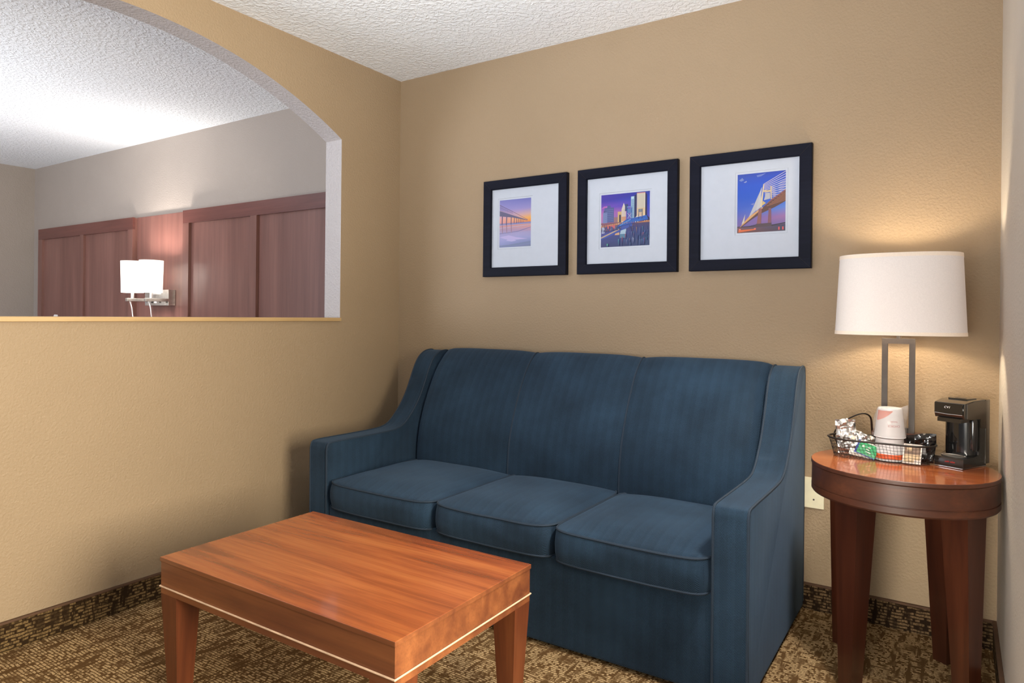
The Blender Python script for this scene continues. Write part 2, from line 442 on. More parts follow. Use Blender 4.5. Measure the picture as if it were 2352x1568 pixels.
# ------------------------------------------------------------------ coffee table
def coffee_table():
    x0, x1, y0, y1 = .668, 1.602, -1.745, -1.171
    r = thing('coffee_table', 'low rectangular cherry wood coffee table in front of the sofa', 'table', (0,0,0))
    tt = obj('tabletop', box((x0, y0, .395), (x1, y1, .408), .0018), [m_top, m_apr], r)
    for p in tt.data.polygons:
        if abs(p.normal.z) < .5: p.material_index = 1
    bm = bmesh.new(); i = .003; t = .02
    for a, b in (((x0+i,y0+i,.302),(x1-i,y0+i+t,.3949)), ((x0+i,y1-i-t,.302),(x1-i,y1-i,.3949)),
                 ((x0+i,y0+i+t,.302),(x0+i+t,y1-i-t,.3949)), ((x1-i-t,y0+i+t,.302),(x1-i,y1-i-t,.3949))):
        cube(bm, a, b)
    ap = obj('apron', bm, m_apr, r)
    bm = bmesh.new(); z = .3225; e = .0008
    tube([(x0+e,y0+e,z),(x1-e,y0+e,z),(x1-e,y1-e,z),(x0+e,y1-e,z)], .0026, 6, True, bm)
    obj('bead', bm, m_edge, ap)['label'] = 'pale worn bead line round the apron'
    for x, y in ((x0+.042,y0+.042),(x1-.042,y0+.042),(x0+.042,y1-.042),(x1-.042,y1-.042)):
        obj('leg', taper_leg(x, y, 0, .3019, .048, .078), m_leg, r)
coffee_table()

# ------------------------------------------------------------------ round end table
ET = (2.487, -.360); TR = .263; TZ = .667
def end_table():
    r = thing('end_table', 'round dark cherry wood end table with tapered legs beside the sofa', 'table', (*ET, 0))
    obj('tabletop', lathe([(TR-.002,.6541),(TR,.656),(TR,.6655),(TR-.0015,.667)], 96), [m_top, m_drum], r, smooth=30)
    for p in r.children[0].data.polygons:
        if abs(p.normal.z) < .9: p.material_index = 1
    R = TR-.0015
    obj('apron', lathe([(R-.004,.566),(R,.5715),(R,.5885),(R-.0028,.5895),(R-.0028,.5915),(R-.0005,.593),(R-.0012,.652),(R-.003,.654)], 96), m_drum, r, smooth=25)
    for k in range(4):
        a = math.radians(56+90*k)
        rr = .1995
        bm = taper_leg(0, 0, 0, .5659, .046, .082, a)
        for v in bm.verts:
            t = v.co.z/.566; d = .215*(1-t)+rr*t
            v.co.x += d*math.cos(a); v.co.y += d*math.sin(a)
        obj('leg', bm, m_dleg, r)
end_table()

# ------------------------------------------------------------------ table lamp
def table_lamp():
    L = (2.4665, -.195, TZ)
    r = thing('table_lamp', 'lit table lamp with wide cream oval shade on the round end table', 'lamp', L)
    obj('base', box((-.077,-.031,0), (.081,.036,.079), .003), m_lbase, r)
    bm = bmesh.new(); w = .0088; xo = .0495
    cube(bm, (-xo,-w,.078), (-xo+2*w,w,.398)); cube(bm, (xo-2*w,-w,.078), (xo,w,.398))
    cube(bm, (-xo+2*w,-w,.398-2*w), (xo-2*w,w,.398)); cube(bm, (-xo+2*w,-w,.078), (xo-2*w,w,.078+2*w))
    fr = obj('frame', bm, m_bronze, r); fr['label'] = 'bronze rectangular loop stand'
    bm = bmesh.new(); cube(bm, (-.006,-.006,.398), (.006,.006,.47))
    lathe([(.018,.47),(.018,.50),(.012,.51)], 20, bm=bm)
    obj('socket', bm, m_bronze, r, smooth=30)
    z0, z1 = .411, .681; a0, a1 = .1965, .183; b = .72
    def ring(t): return a0+(a1-a0)*t
    pr = [(ring(k/6), z0+(z1-z0)*k/6) for k in range(7)]
    bm = lathe(pr, 96, 1, b, cap=(False, False), p=2.5)
    lathe([(x-.002, z) for x, z in pr], 96, 1, b, bm=bm, cap=(False, False), p=2.5)
    sh = obj('lamp_shade', bm, m_shade, r, smooth=60)
    for za, zb in ((0., .04), (.955, 1.)):
        q = [(ring(za)+.0008, z0+(z1-z0)*za-.0005), (ring(zb)+.0008, z0+(z1-z0)*zb+.0005)]
        bm = lathe(q, 96, 1, b, cap=(False, False), p=2.5)
        lathe([(x-.0034, z) for x, z in q], 96, 1, b, bm=bm, cap=(False, False), p=2.5)
        obj('shade_trim', bm, m_strim, sh, smooth=60)
    bm = bmesh.new()
    for k in range(3):
        a = PI/2+2*PI*k/3+.5
        tube([(0,0,.655),(a1*.97*math.cos(a), a1*b*.97*math.sin(a), .665)], .0015, 6, bm=bm)
    tube([(0,0,.655),(0,0,.585)], .003, 6, bm=bm)
    obj('shade_spider', bm, m_bronze, r)
    l = bpy.data.lights.new('lamp_glow', 'POINT'); l.energy = LAMP_W; l.color = (1., .84, .60); l.shadow_soft_size = .035
    o = bpy.data.objects.new('lamp_glow', l); COL.objects.link(o); o.parent = r; o.location = (0,0,.54)
LAMP_W = 10.
table_lamp()

# ------------------------------------------------------------------ framed pictures
def picture(label, x0, art, win, reveal):
    z0, z1 = 1.326, 1.812; x1 = x0+.483; D = .028; B = .046
    r = thing('framed_picture', label, 'picture', ((x0+x1)/2, 0, (z0+z1)/2), 0, 'framed prints in a row above the sofa')
    hx, hz = (x1-x0)/2, (z1-z0)/2
    bm = bmesh.new()
    # moulding: back, outer face, front face, inner lip
    secs = [(0,-.001),(0,-D+.002),(.002,-D),(B-.003,-D+.001),(B,-D+.004),(B,-.011)]
    rings = []
    for (i, y) in secs:
        rings.append([bm.verts.new((sx*(hx-i), y, sz*(hz-i))) for sx, sz in ((-1,-1),(1,-1),(1,1),(-1,1))])
    for A, Bq in zip(rings, rings[1:]):
        for k in range(4): bm.faces.new((A[k],A[(k+1)%4],Bq[(k+1)%4],Bq[k]))
    fr = obj('frame', bm, m_frame, r)
    for sx, sz in ((-1,-1),(1,-1),(1,1),(-1,1)):
        obj('mitre_line', tube([(sx*(hx-.002),-D-.00005,sz*(hz-.002)), (sx*(hx-B),-D+.001,sz*(hz-B))], .0004, 4), m_hole, fr)
    # mat with a bevelled window
    cx, cz = (x0+x1)/2, (z0+z1)/2
    a0, a1, c0, c1 = art[0]-cx, art[1]-cx, art[2]-cz, art[3]-cz
    g = reveal
    bm = bmesh.new()
    O = [bm.verts.new((sx*(hx-B+.002), -.0125, sz*(hz-B+.002))) for sx, sz in ((-1,-1),(1,-1),(1,1),(-1,1))]
    W = [bm.verts.new(p) for p in ((a0-g,-.0125,c0-g),(a1+g,-.0125,c0-g),(a1+g,-.0125,c1+g),(a0-g,-.0125,c1+g))]
    V = [bm.verts.new(p) for p in ((a0-g+.0015,-.0105,c0-g+.0015),(a1+g-.0015,-.0105,c0-g+.0015),(a1+g-.0015,-.0105,c1+g-.0015),(a0-g+.0015,-.0105,c1+g-.0015))]
    U = [bm.verts.new(p) for p in ((a0,-.0105,c0),(a1,-.0105,c0),(a1,-.0105,c1),(a0,-.0105,c1))]
    for A, Bq in ((O,W),(W,V),(V,U)):
        for k in range(4): bm.faces.new((A[k],A[(k+1)%4],Bq[(k+1)%4],Bq[k]))
    obj('mat', bm, m_mat, r)
    # the print
    me = bpy.data.meshes.new('print'); vs, fs, cols = [], [], []
    w, h = a1-a0, c1-c0
    for k, (pts, cs) in enumerate(win):
        s = len(vs)
        for i, (u, v) in enumerate(pts):
            vs.append((a0+w*u, -.0100-.00003*k, c0+h*v)); c = cs[i] if isinstance(cs, list) else cs; cols.append((*[q*.68 for q in lin(c)], 1.))
        fs.append(list(range(s, len(vs))))
    me.from_pydata(vs, [], fs)
    at = me.color_attributes.new('Col', 'FLOAT_COLOR', 'POINT')
    for i, c in enumerate(cols): at.data[i].color = c
    me.materials.append(m_print)
    o = bpy.data.objects.new('print', me); COL.objects.link(o); o.parent = r
    return r
def R(a, b, c, d): return [(a,b),(c,b),(c,d),(a,d)]
def bands(stops, u0=0., u1=1.):
    out = []
    for (v0, cl0, cr0), (v1, cl1, cr1) in zip(stops, stops[1:]):
        out.append((R(u0, v0, u1, v1), [cl0, cr0, cr1, cl1]))
    return out
def line(a, b, w, c):
    d = Vector((b[0]-a[0], b[1]-a[1])); n = Vector((-d.y, d.x)).normalized()*w/2
    return ([(a[0]+n.x,a[1]+n.y),(a[0]-n.x,a[1]-n.y),(b[0]-n.x,b[1]-n.y),(b[0]+n.x,b[1]+n.y)], c)
random.seed(4)
# pier at sunset
A1 = bands([(0,(96,104,168),(78,88,130)),(.1,(128,130,196),(100,110,172)),(.2,(150,144,205),(140,138,196)),(.3,(146,134,190),(150,138,188)),(.38,(176,146,178),(196,146,168)),
            (.46,(214,148,150),(226,150,120)),(.475,(150,150,200),(150,150,200)),(.50,(120,120,180),(120,115,175)),(.515,(228,150,150),(240,140,40)),(.60,(236,164,160),(248,176,60)),
            (.68,(204,160,196),(214,170,160)),(.80,(150,140,210),(150,140,205)),(1.,(120,118,196),(104,108,190))])
A1 += [([(0,.40),(1,.44),(1,.452),(0,.415)], (188,170,205)), ([(0,.30),(.6,.33),(1,.40),(1,.39),(.6,.315),(0,.285)], (110,104,160)),
       ([(0,.22),(.3,.25),(.55,.20),(.9,.16),(.5,.15),(.2,.17)], (176,160,216)), ([(.22,.14),(.30,.19),(.42,.17),(.55,.13),(.4,.115)], (172,160,218)),
       ([(0,.04),(.3,.05),(1,.11),(1,.07),(.4,.02),(0,.015)], (86,100,150))]
for u in (.09, .23, .38): A1 += [line((u,.47),(u+.005,.30),.025,(150,112,140))]
A1 += [([(0,.78),(0,.665),(.42,.62),(.9,.535),(.88,.548),(.4,.675)], (92,84,124)), ([(0,.79),(.42,.70),(.9,.543),(.42,.688),(0,.775)], (176,148,180)),
       line((0,.905),(.42,.745),.011,(108,82,118)), line((.42,.745),(.9,.55),.009,(120,88,116)), line((0,.85),(.42,.715),.006,(130,100,130))]
for k in range(12): u = .02+k*.036; A1.append(line((u,.895-u*.38),(u,.79-u*.22),.006,(120,92,128)))
for u, t, b, w in ((.09,.655,.48,.03),(.23,.64,.47,.03),(.38,.63,.475,.026),(.48,.61,.49,.018),(.55,.60,.49,.016),(.61,.59,.49,.014),(.67,.58,.495,.012),(.72,.57,.495,.01),(.78,.56,.50,.009)):
    A1.append(line((u,t),(u-.008,b),w,(96,78,118)))
# city skyline at dusk with a blue lift bridge
A2 = bands([(0,(44,52,110),(44,64,110)),(.12,(52,60,128),(46,70,118)),(.25,(70,70,150),(44,66,120)),(.40,(110,70,110),(60,60,110)),(.46,(150,90,100),(90,70,100)),
            (.47,(170,120,180),(80,80,190)),(.62,(190,110,180),(60,70,190)),(.76,(116,70,190),(30,60,190)),(.88,(60,44,168),(20,62,190)),(1.,(64,40,172),(18,40,160))])
A2 += [([(0,.74),(.06,.78),(.16,.785),(.1,.74)], (186,104,186))]
A2 += [(R(.07,.47,.27,.75),(78,90,150)), (R(.13,.75,.20,.79),(70,84,150)), (R(.04,.46,.13,.66),(118,134,186)), (R(.055,.66,.11,.70),(70,80,136))]
for k in range(7): A2.append(line((.08,.5+k*.035),(.26,.5+k*.035),.008,(108,122,178)))
A2 += [(R(.27,.46,.42,.56),(150,110,120)), (R(.35,.46,.43,.66),(214,176,120)), (R(.38,.46,.42,.60),(60,60,80)), ([(.43,.46),(.52,.46),(.52,.70),(.49,.78),(.475,.82),(.455,.77),(.43,.70)],(226,214,204)),
       (R(.50,.66,.56,.79),(48,66,120)), (R(.43,.47,.52,.56),(220,160,120))]
A2 += [([(.62,.52),(.69,.52),(.69,.93),(.62,.925)],(150,186,214)), ([(.69,.52),(.735,.55),(.735,.96),(.69,.94)],(24,34,90)), ([(.63,.88),(.68,.88),(.68,.92),(.63,.92)],(196,224,240)),
       ([(.68,.48),(.74,.56),(.74,.98),(.91,.98),(.91,.56),(.97,.48)],(224,214,196)), ([(.74,.56),(.91,.56),(.91,.70),(.74,.70)],(236,206,160)), ([(.91,.56),(.91,.98),(.945,.94),(.945,.56),(1,.50),(1,.46),(.96,.46)],(36,30,80)), ([(.74,.97),(.91,.97),(.91,.985),(.74,.985)],(224,150,140))]
A2 += [([(0,.40),(.45,.46),(1,.46),(1,.43),(.45,.42),(0,.37)],(190,130,96)), ([(.1,.30),(.3,.33),(.3,.42),(.12,.40)],(206,104,110)), ([(.02,.26),(.08,.27),(.08,.38),(.02,.38)],(180,190,220))]
A2 += [([(0,.20),(.38,.36),(.65,.46),(.65,.38),(.4,.28),(0,.14)],(60,84,170)), ([(0,.19),(.4,.345),(.42,.33),(0,.165)],(196,170,140)), ([(.33,.37),(.52,.50),(.66,.52),(.94,.56),(.97,.48),(.66,.43)],(36,96,190)), line((.4,.40),(.62,.50),.012,(120,170,226)), line((.35,.37),(.95,.47),.01,(20,50,120))]
for u in (.55, .64): A2.append(line((u,.50),(u,.74),.018,(30,80,170)))
A2 += [line((.54,.735),(.65,.735),.014,(120,160,214)), (R(.555,.62,.63,.70),(90,130,190)), line((.55,.62),(.64,.52),.008,(170,200,226)), line((.64,.62),(.55,.52),.008,(170,200,226)), line((.78,.50),(.78,.68),.014,(40,60,110)), line((.85,.50),(.85,.68),.014,(40,60,110)), (R(.785,.62,.845,.68),(120,130,150)), line((.78,.62),(.85,.54),.008,(230,180,170)), line((.85,.62),(.78,.54),.008,(230,180,170))]
A2 += [([(.40,.235),(.53,.235),(.53,.33),(.42,.30)],(170,196,216)), ([(.40,.16),(.53,.16),(.53,.235),(.40,.235)],(84,130,160)), ([(.29,.22),(.39,.22),(.39,.27),(.31,.25)],(214,170,130))]
for k in range(90):
    u = random.random(); top = .40 if u > .5 else .36-.2*u if u < .2 else .25
    y1 = random.uniform(.06, top) if u > .42 else random.uniform(.28, .41); L = random.uniform(.03, .13)
    if u <= .42: y1 = max(y1, .33+.1*u); L = .05
    c = random.choice([(96,150,180),(214,160,100),(110,128,160),(70,110,190),(206,110,110),(180,190,214),(40,50,100),(60,150,160),(36,44,96)])
    b = (56,68,128); q = random.uniform(.35, .8); c = tuple(int(b[i]*(1-q)+c[i]*q) for i in range(3))
    A2.append((R(u, max(.01, y1-L), min(1, u+random.uniform(.008, .022)), y1), [b, b, c, c]))
A2 += [(R(.13,.01,.16,.06),[(56,68,128),(56,68,128),(90,190,150),(90,190,150)]), (R(.37,.02,.39,.14),[(56,68,128),(56,68,128),(70,150,170),(70,150,170)])]
for k in range(9):
    for q in range(3): A2.append((R(.455+.022*q,.50+.022*k,.463+.022*q,.51+.022*k),(180,150,130)))
for k in range(10): A2.append(line((.63,.55+.033*k),(.685,.55+.034*k),.006,(120,156,190)))
for k in range(12): A2.append(line((.70,.58+.03*k),(.728,.585+.03*k),.005,(70,84,140)))
for k in range(5): A2.append(line((.76+.03*k,.57),(.76+.03*k,.965),.004,(206,196,182)))
for k in range(16): A2.append(line((.36+.036*k,.385+.0065*k+.02*(k<8)),(.375+.036*k,.44+.004*k),.005,(90,150,214)))
for k in range(22): A2.append(line((.02+.044*k,.405+.002*k),(.035+.044*k,.415+.002*k),.012,random.choice([(250,200,130),(240,150,110),(255,226,180),(170,90,80)])))
# cable-stayed bridge
A3 = bands([(0,(120,66,50),(60,44,70)),(.09,(120,80,90),(56,56,96)),(.10,(36,26,40),(36,26,40)),(.12,(120,100,170),(130,104,168)),(.25,(100,100,190),(160,110,170)),(.4,(60,96,206),(90,130,220)),(.6,(16,84,206),(20,92,214)),(.8,(10,80,208),(14,84,214)),(.93,(36,78,190),(20,70,200)),(1.,(30,70,180),(24,60,180))])
A3 += [([(.03,.90),(.1,.94),(.14,.90),(.08,.88)],(120,140,206)), ([(.13,.86),(.19,.885),(.2,.865),(.16,.85)],(150,160,214)), ([(.4,.96),(.6,.985),(.5,.94),(.42,.93)],(110,130,206)), ([(.28,.48),(.36,.50),(.34,.46)],(130,140,210))]
A3 += [([(.52,.76),(.47,.42),(.24,.255)],(196,196,206)), ([(.50,.74),(.5,.42),(.40,.36)],(206,206,212)), ([(.17,.32),(.09,.14),(.15,.18)],(220,214,196))]
for k in range(11):
    t = k/10; A3.append(line((.55+.003*k,.80-.20*t),(1.,.985-.42*t),.012,(196,190,214)))
for k in range(8):
    t = k/7; A3.append(line((.71,.74-.22*t),(1.,.84-.27*t),.008,(186,186,216)))
A3 += [([(.05,.09),(.24,.26),(.48,.395),(.54,.415),(.72,.54),(1,.685),(1,.49),(.78,.40),(.5,.31),(.3,.215),(.09,.10)],(96,58,50)), ([(.05,.09),(.24,.26),(.48,.395),(.54,.415),(.54,.40),(.3,.245),(.1,.12)],(226,170,110)), ([(.54,.415),(.72,.54),(1,.685),(1,.655),(.7,.50)],(140,80,76))]
for k in range(7): A3.append(line((.62+.05*k,.43+.03*k),(1.,.51+.02*k),.008,(170,108,76)))
A3 += [([(.475,.415),(.545,.80),(.565,.80),(.52,.415)],(232,214,180)), ([(.70,.54),(.69,.76),(.715,.76),(.72,.54)],(222,200,160)), ([(.545,.67),(.70,.66),(.70,.69),(.545,.70)],(220,194,150)), ([(.52,.44),(.6,.48),(.54,.52)],(226,196,120)), ([(.56,.53),(.69,.55),(.68,.65),(.60,.65)],(190,190,200)),
       ([(.455,.395),(.52,.395),(.50,.10),(.41,.10)],(150,92,90)), ([(.66,.39),(.71,.39),(.715,.10),(.64,.10)],(140,86,100)), ([(.40,.08),(.72,.09),(.72,.145),(.40,.14)],(84,60,70)), ([(.2,.10),(.4,.115),(.4,.13),(.3,.115)],(30,24,34)), ([(.72,.11),(1,.14),(1,.12),(.72,.10)],(30,24,34)), ([(.03,.01),(.4,.04),(.4,.06),(.03,.05)],(230,110,50)), (R(.04,.05,.08,.07),(255,140,110)), (R(.36,.05,.40,.07),(255,120,100)), (R(.86,.02,.885,.07),(240,90,90)), (R(.94,.02,.965,.07),(240,90,90))]
def clip(P): return [([(min(1,max(0,u)),min(1,max(0,v))) for u,v in p], c) for p, c in P]
picture('framed photograph of a pier at sunset, dark frame, print left of centre', .598, (.6885,.8745,1.473,1.711), clip(A1), .009)
picture('framed photograph of a city skyline and blue bridge at dusk, dark frame', 1.139, (1.2545,1.491,1.448,1.688), clip(A2), .009)
picture('framed photograph of a cable-stayed bridge, dark frame, print right of centre', 1.675, (1.8715,2.0595,1.478,1.718), clip(A3), .009)

# ------------------------------------------------------------------ blank wall plate
def wall_plate():
    x, z = 2.173, .4535
    o = thing('wall_plate', 'ivory wall plate low on the wall between sofa and end table', 'wall plate', (x, 0, z))
    bm = bmesh.new(); cube(bm, (-.036,-.006,-.0585), (.036,0,.0585)); bevel(bm, .003, 2)
    obj('cover', bm, m_plate, o)
    b = lathe([(.0035,0),(.0035,.0006)], 14)
    for v in b.verts: v.co = Vector((v.co.x, -.0061-v.co.z, v.co.y-.026))
    obj('screw', b, m_bronze, o)
    b = prism([(-.006,.030),(-.003,.034),(0,.031),(.003,.034),(.006,.030),(0,.022)], 1, -.0066, -.0058)
    obj('jack_hole', b, m_hole, o)
wall_plate()

# ------------------------------------------------------------------ wire basket and what is in it
BK = (2.4235, -.303)
def stadium(hl, hd, z, n=20):
    pts = []
    for s, a0 in ((1, -PI/2), (-1, PI/2)):
        for k in range(n+1):
            a = a0+PI*k/n; pts.append((s*(hl-hd)+hd*math.cos(a), hd*math.sin(a), z))
    return pts
def resample(P, step):
    P = P+[P[0]]; out = []; acc = 0.; tot = sum((Vector(b)-Vector(a)).length for a, b in zip(P, P[1:])); n = max(8, round(tot/step)); d = tot/n; nxt = 0.
    for a, b in zip(P, P[1:]):
        L = (Vector(b)-Vector(a)).length
        while L > 1e-9 and nxt <= acc+L-1e-9 and len(out) < n:
            out.append(tuple(Vector(a).lerp(Vector(b), (nxt-acc)/L))); nxt += d
        acc += L
    return out
def basket():
    r = thing('wire_basket', 'shallow oval black wire basket of sachets and cups on the round end table', 'basket', (*BK, TZ))
    obj('rim', tube(stadium(.1575,.0735,.063), .0032, 8, True), m_wire, r, smooth=True)
    top = resample(stadium(.1565,.0725,.063), .0105); bot = resample(stadium(.140,.056,.002), .0105*.9)
    bm = bmesh.new(); n = len(top); rw = .00055
    def at(i, t):
        j = (i % n)/n*len(bot); a = Vector(bot[int(j) % len(bot)]); b = Vector(bot[(int(j)+1) % len(bot)]); q = a.lerp(b, j-int(j))
        p = q.lerp(Vector(top[i % n]), t); return p + Vector((0, 0, .0012*math.sin(i*.9+t*5)))*(0 < t < 1)
    for i in range(n): tube([at(i, t/4) for t in range(5)], rw, 4, bm=bm)
    for k in range(0, 6): tube([at(i, k/6) for i in range(n)], rw, 4, True, bm)
    hl, hd = .140, .056
    for k in range(-9, 10):
        x = k*.0145; e = hd if abs(x) < hl-hd else math.sqrt(max(0, hd**2-(abs(x)-(hl-hd))**2))
        if e > .004: tube([(x,-e,.0015),(x,e,.0015)], rw, 4, bm=bm)
    for k in range(-3, 4):
        y = k*.0145; e = hl-hd+math.sqrt(hd**2-y*y); tube([(-e,y,.0015),(e,y,.0015)], rw, 4, bm=bm)
    obj('wire_mesh', bm, m_wire, r)
basket()
BZ = TZ+.003

def cups():
    cx, cy = 2.4505, -.303
    # lower cup, mouth down
    r = thing('foam_cup', 'lower upturned white foam cup with orange band standing in the wire basket', 'cup', (cx, cy, BZ))
    prof = [(.0455,0),(.0462,.002),(.0455,.005),(.0445,.02),(.0412,.066),(.040,.0705)]
    obj('cup_body', lathe(prof, 48), m_cup, r, smooth=40)
    b = lathe([(.04595,.0062),(.0448,.0215)], 48, cap=(False,False))
    obj('printed_band', b, m_orange, r, smooth=True)
    # upper cup nested over it, in a plastic sleeve
    r = thing('foam_cup', 'upper upturned foam cup in clear plastic sleeve, red lettering, in the wire basket', 'cup', (cx, cy, BZ+.0735))
    def rad(z): return .0462-.0105*z/.094
    prof = [(.0455,0),(.0470,.0015),(.0462,.005)] + [(rad(z), z) for z in (.012,.03,.05,.07,.088)] + [(.0358,.093),(.034,.0955),(.031,.0945)]
    cp = obj('cup_body', lathe(prof, 48), m_cup, r, smooth=40)
    # rust coloured printed swoosh and upside-down lettering, following the cup's surface
    def wrapbm(bm):
        for v in bm.verts:
            a, z = v.co.x, v.co.z; q = rad(z)+.0004; v.co = Vector((q*math.sin(a), -q*math.cos(a), z))
        return bm
    cols = []; N = 22
    for k in range(N+1):
        a = -1.12 + 1.42*k/N; t = k/N
        cols.append((a, .0555+.032*t**1.8))
    bm = bmesh.new()
    lo = [bm.verts.new((a,0,z)) for a, z in cols]; hi = [bm.verts.new((a,0,.0885)) for a, z in cols]
    for i in range(N): bm.faces.new((lo[i],lo[i+1],hi[i+1],hi[i]))
    obj('printed_swoosh', wrapbm(bm), m_rust, r, smooth=True)
    for s, z0, size in (('CHOICE', .041, .0098), ('hotels', .0545, .0085)):
        o = text('lettering', s, size, m_pink, r, (0,0,0), (0,0,0), 0.)
        for v in o.data.vertices:
            a = -(v.co.x)/.041 + .36; z = z0-v.co.y; q = rad(z)+.0012
            v.co = Vector((q*math.sin(a), -q*math.cos(a), z))
    # plastic sleeve with a gathered corner
    bm = bmesh.new(); pr = [(.0478,.004),(.0480,.015),(.0487,.035),(.0487,.052),(.0462,.066),(.042,.079),(.0385,.090),(.034,.0968)]
    pr = catmull(pr, 3); lathe(pr, 56, bm=bm, cap=(False, True))
    for v in bm.verts:
        a = math.atan2(v.co.y, v.co.x); t = max(0, (v.co.z-.05)/.047)
        n = noise.noise(Vector((math.cos(a)*3, math.sin(a)*3, v.co.z*40)))
        k = max(0, math.cos(a-(-.35)))**10*t
        v.co.x *= 1+.04*n*t; v.co.y *= 1+.04*n*t
        v.co.x += .020*k; v.co.z += .013*k*t + .002*n*t
    obj('plastic_sleeve', bm, m_wrap, r, smooth=True)
cups()

def sheet(w, h, nx, ny, amp, freq, seed, curve=lambda u,v:(0,0,0), mats=None, pick=None, pillow=0.):
    """a crumpled two-sided sachet lying in the local xz plane"""
    bm = bmesh.new(); G = {}
    for s in (-1, 1):
        for i in range(nx+1):
            for j in range(ny+1):
                u, v = i/nx, j/ny; edge = min(u, 1-u, v, 1-v)
                if s == 1 and edge == 0: G[s,i,j] = G[-1,i,j]; continue
                d = Vector(((u-.5)*w, 0, v*h))
                n = noise.noise(Vector((u*freq+seed, v*freq*h/w, seed*2.3)))
                n2 = abs(noise.noise(Vector((u*freq*2.2+seed*3, v*freq*2.2*h/w, 5.1))))
                d.y = amp*(n*1.2+n2*.7) + s*pillow*(min(1, edge*6)**.7)
                d += Vector(curve(u, v)); G[s,i,j] = bm.verts.new(d)
    for s in (-1, 1):
        for i in range(nx):
            for j in range(ny):
                q = [G[s,i,j],G[s,i+1,j],G[s,i+1,j+1],G[s,i,j+1]]
                f = bm.faces.new(q if s == -1 else q[::-1])
                if pick: f.material_index = pick((i+.5)/nx, (j+.5)/ny)
    return bm
def sachets():
    # tall silver foil pack
    t = thing('foil_packet', 'crumpled silver foil packet standing tallest at the left end of the basket', 'packet', (2.327, -.290, BZ+.001))
    def cv(u, v): return ((-.006*v if u < .5 else .0)+.008*(1-v)*(u-.5), .018*v*v-.006*math.sin(v*7), -.002*math.sin(u*9)*v)
    o = obj('foil', sheet(.056, .116, 16, 28, .010, 3.2, 1.3, cv, pillow=.004, pick=lambda u,v: 1 if (.30 < u < .62 and .06 < v < .52 and int(v*34) % 3 == 0) else 0), [m_foil, m_foild], t, smooth=30)
    o.rotation_euler = (0, math.radians(-4), math.radians(10))
    # second foil pack leaning beside it
    t = thing('foil_packet', 'crumpled silver foil packet slumped between the tall packet and the cups', 'packet', (2.367, -.272, BZ+.001))
    o = obj('foil', sheet(.064, .078, 16, 18, .011, 3.2, 4.1, lambda u,v: (0, .012*v, -.018*u*v), pillow=.007, pick=lambda u,v: 1 if (.15 < u < .45 and .45 < v < .8 and int(v*30) % 3 == 0) else 0), [m_foil, m_foild], t, smooth=30)
    o.rotation_euler = (0, math.radians(4), math.radians(-6))
    # green tea sachet with blue edge
    t = thing('tea_sachet', 'green tea sachet with blue edge tilted against the front wires of the basket', 'sachet', (2.378, -.334, BZ+.0075))
    def pk(u, v): return 1 if (u < .10 or v < .06) else (2 if v > .9 else 0)
    o = obj('wrapper', sheet(.064, .046, 20, 14, .0012, 3., 2.2, pillow=.0012, pick=pk), [m_green, m_navy, m_paper], t, smooth=30)
    o.rotation_euler = (math.radians(-14), math.radians(19), math.radians(-3))
    b = bmesh.new(); bmesh.ops.create_icosphere(b, subdivisions=1, radius=.003)
    st = []
    for k in range(10): a = PI/2+k*PI/5; q = .0055 if k % 2 == 0 else .0024; st.append((-.012+q*math.cos(a), .030+q*math.sin(a)))
    b.free(); b = prism(st, 1, -.0042, -.0036)
    for k, (x, z, w, h) in enumerate(((.006,.029,.008,.003),(.004,.022,.012,.002),(.008,.014,.016,.0022))): prism([(x-w/2,z),(x+w/2,z-h*.4),(x+w/2,z+h),(x-w/2,z+h)], 1, -.0042, -.0036, b)
    obj('printed_mark', b, m_paper, o)
    # white paper sachet under it
    t = thing('paper_sachet', 'white paper sachet lying low under the green sachet in the basket', 'sachet', (2.365, -.322, BZ+.001))
    o = obj('wrapper', sheet(.070, .022, 16, 8, .002, 4., 7.7, pillow=.002), m_paper, t, smooth=30)
    o.rotation_euler = (math.radians(-20), math.radians(9), math.radians(-4))
    # brown and cream sweetener packet in a clear pouch
    t = thing('condiment_packet', 'brown and cream condiment packet with clear border at the right front of the basket', 'packet', (2.5145, -.349, BZ+.001))
    def pk2(u, v):
        if u < .07 or u > .93 or v < .07 or v > .93: return 0
        if v < .20 and u > .62: return 0
        if v < .47: return 2
        if v > .66 and .2 < u < .48: return 2
        return 1
    o = obj('wrapper', sheet(.0515, .062, 30, 30, .0012, 3., 3.3, lambda u,v: (.004*v,0,0), pillow=.0015, pick=pk2), [m_paper, m_brown, m_cream], t, smooth=30)
    o.rotation_euler = (math.radians(-6), 0, math.radians(-4))
    # black coffee bag
    t = thing('coffee_packet', 'glossy black coffee packet rising at the right end of the basket', 'packet', (2.535, -.300, BZ+.001))
    def cv3(u, v): return (.006*v*(u-.3), .014*math.sin(v*2.2), -.017*v*((1-u)**2) - .004*v*max(0, u-.6))
    o = obj('bag', sheet(.080, .094, 22, 22, .011, 3., 6.4, cv3, pillow=.012), m_black, t, smooth=30)
    o.rotation_euler = (0, 0, math.radians(-7))
    b = prism([(-.004,.030),(.022,.028),(.020,.056),(-.006,.058)], 1, -.0185, -.0175)
    t2 = obj('printed_label', b, m_grey, o)
sachets()

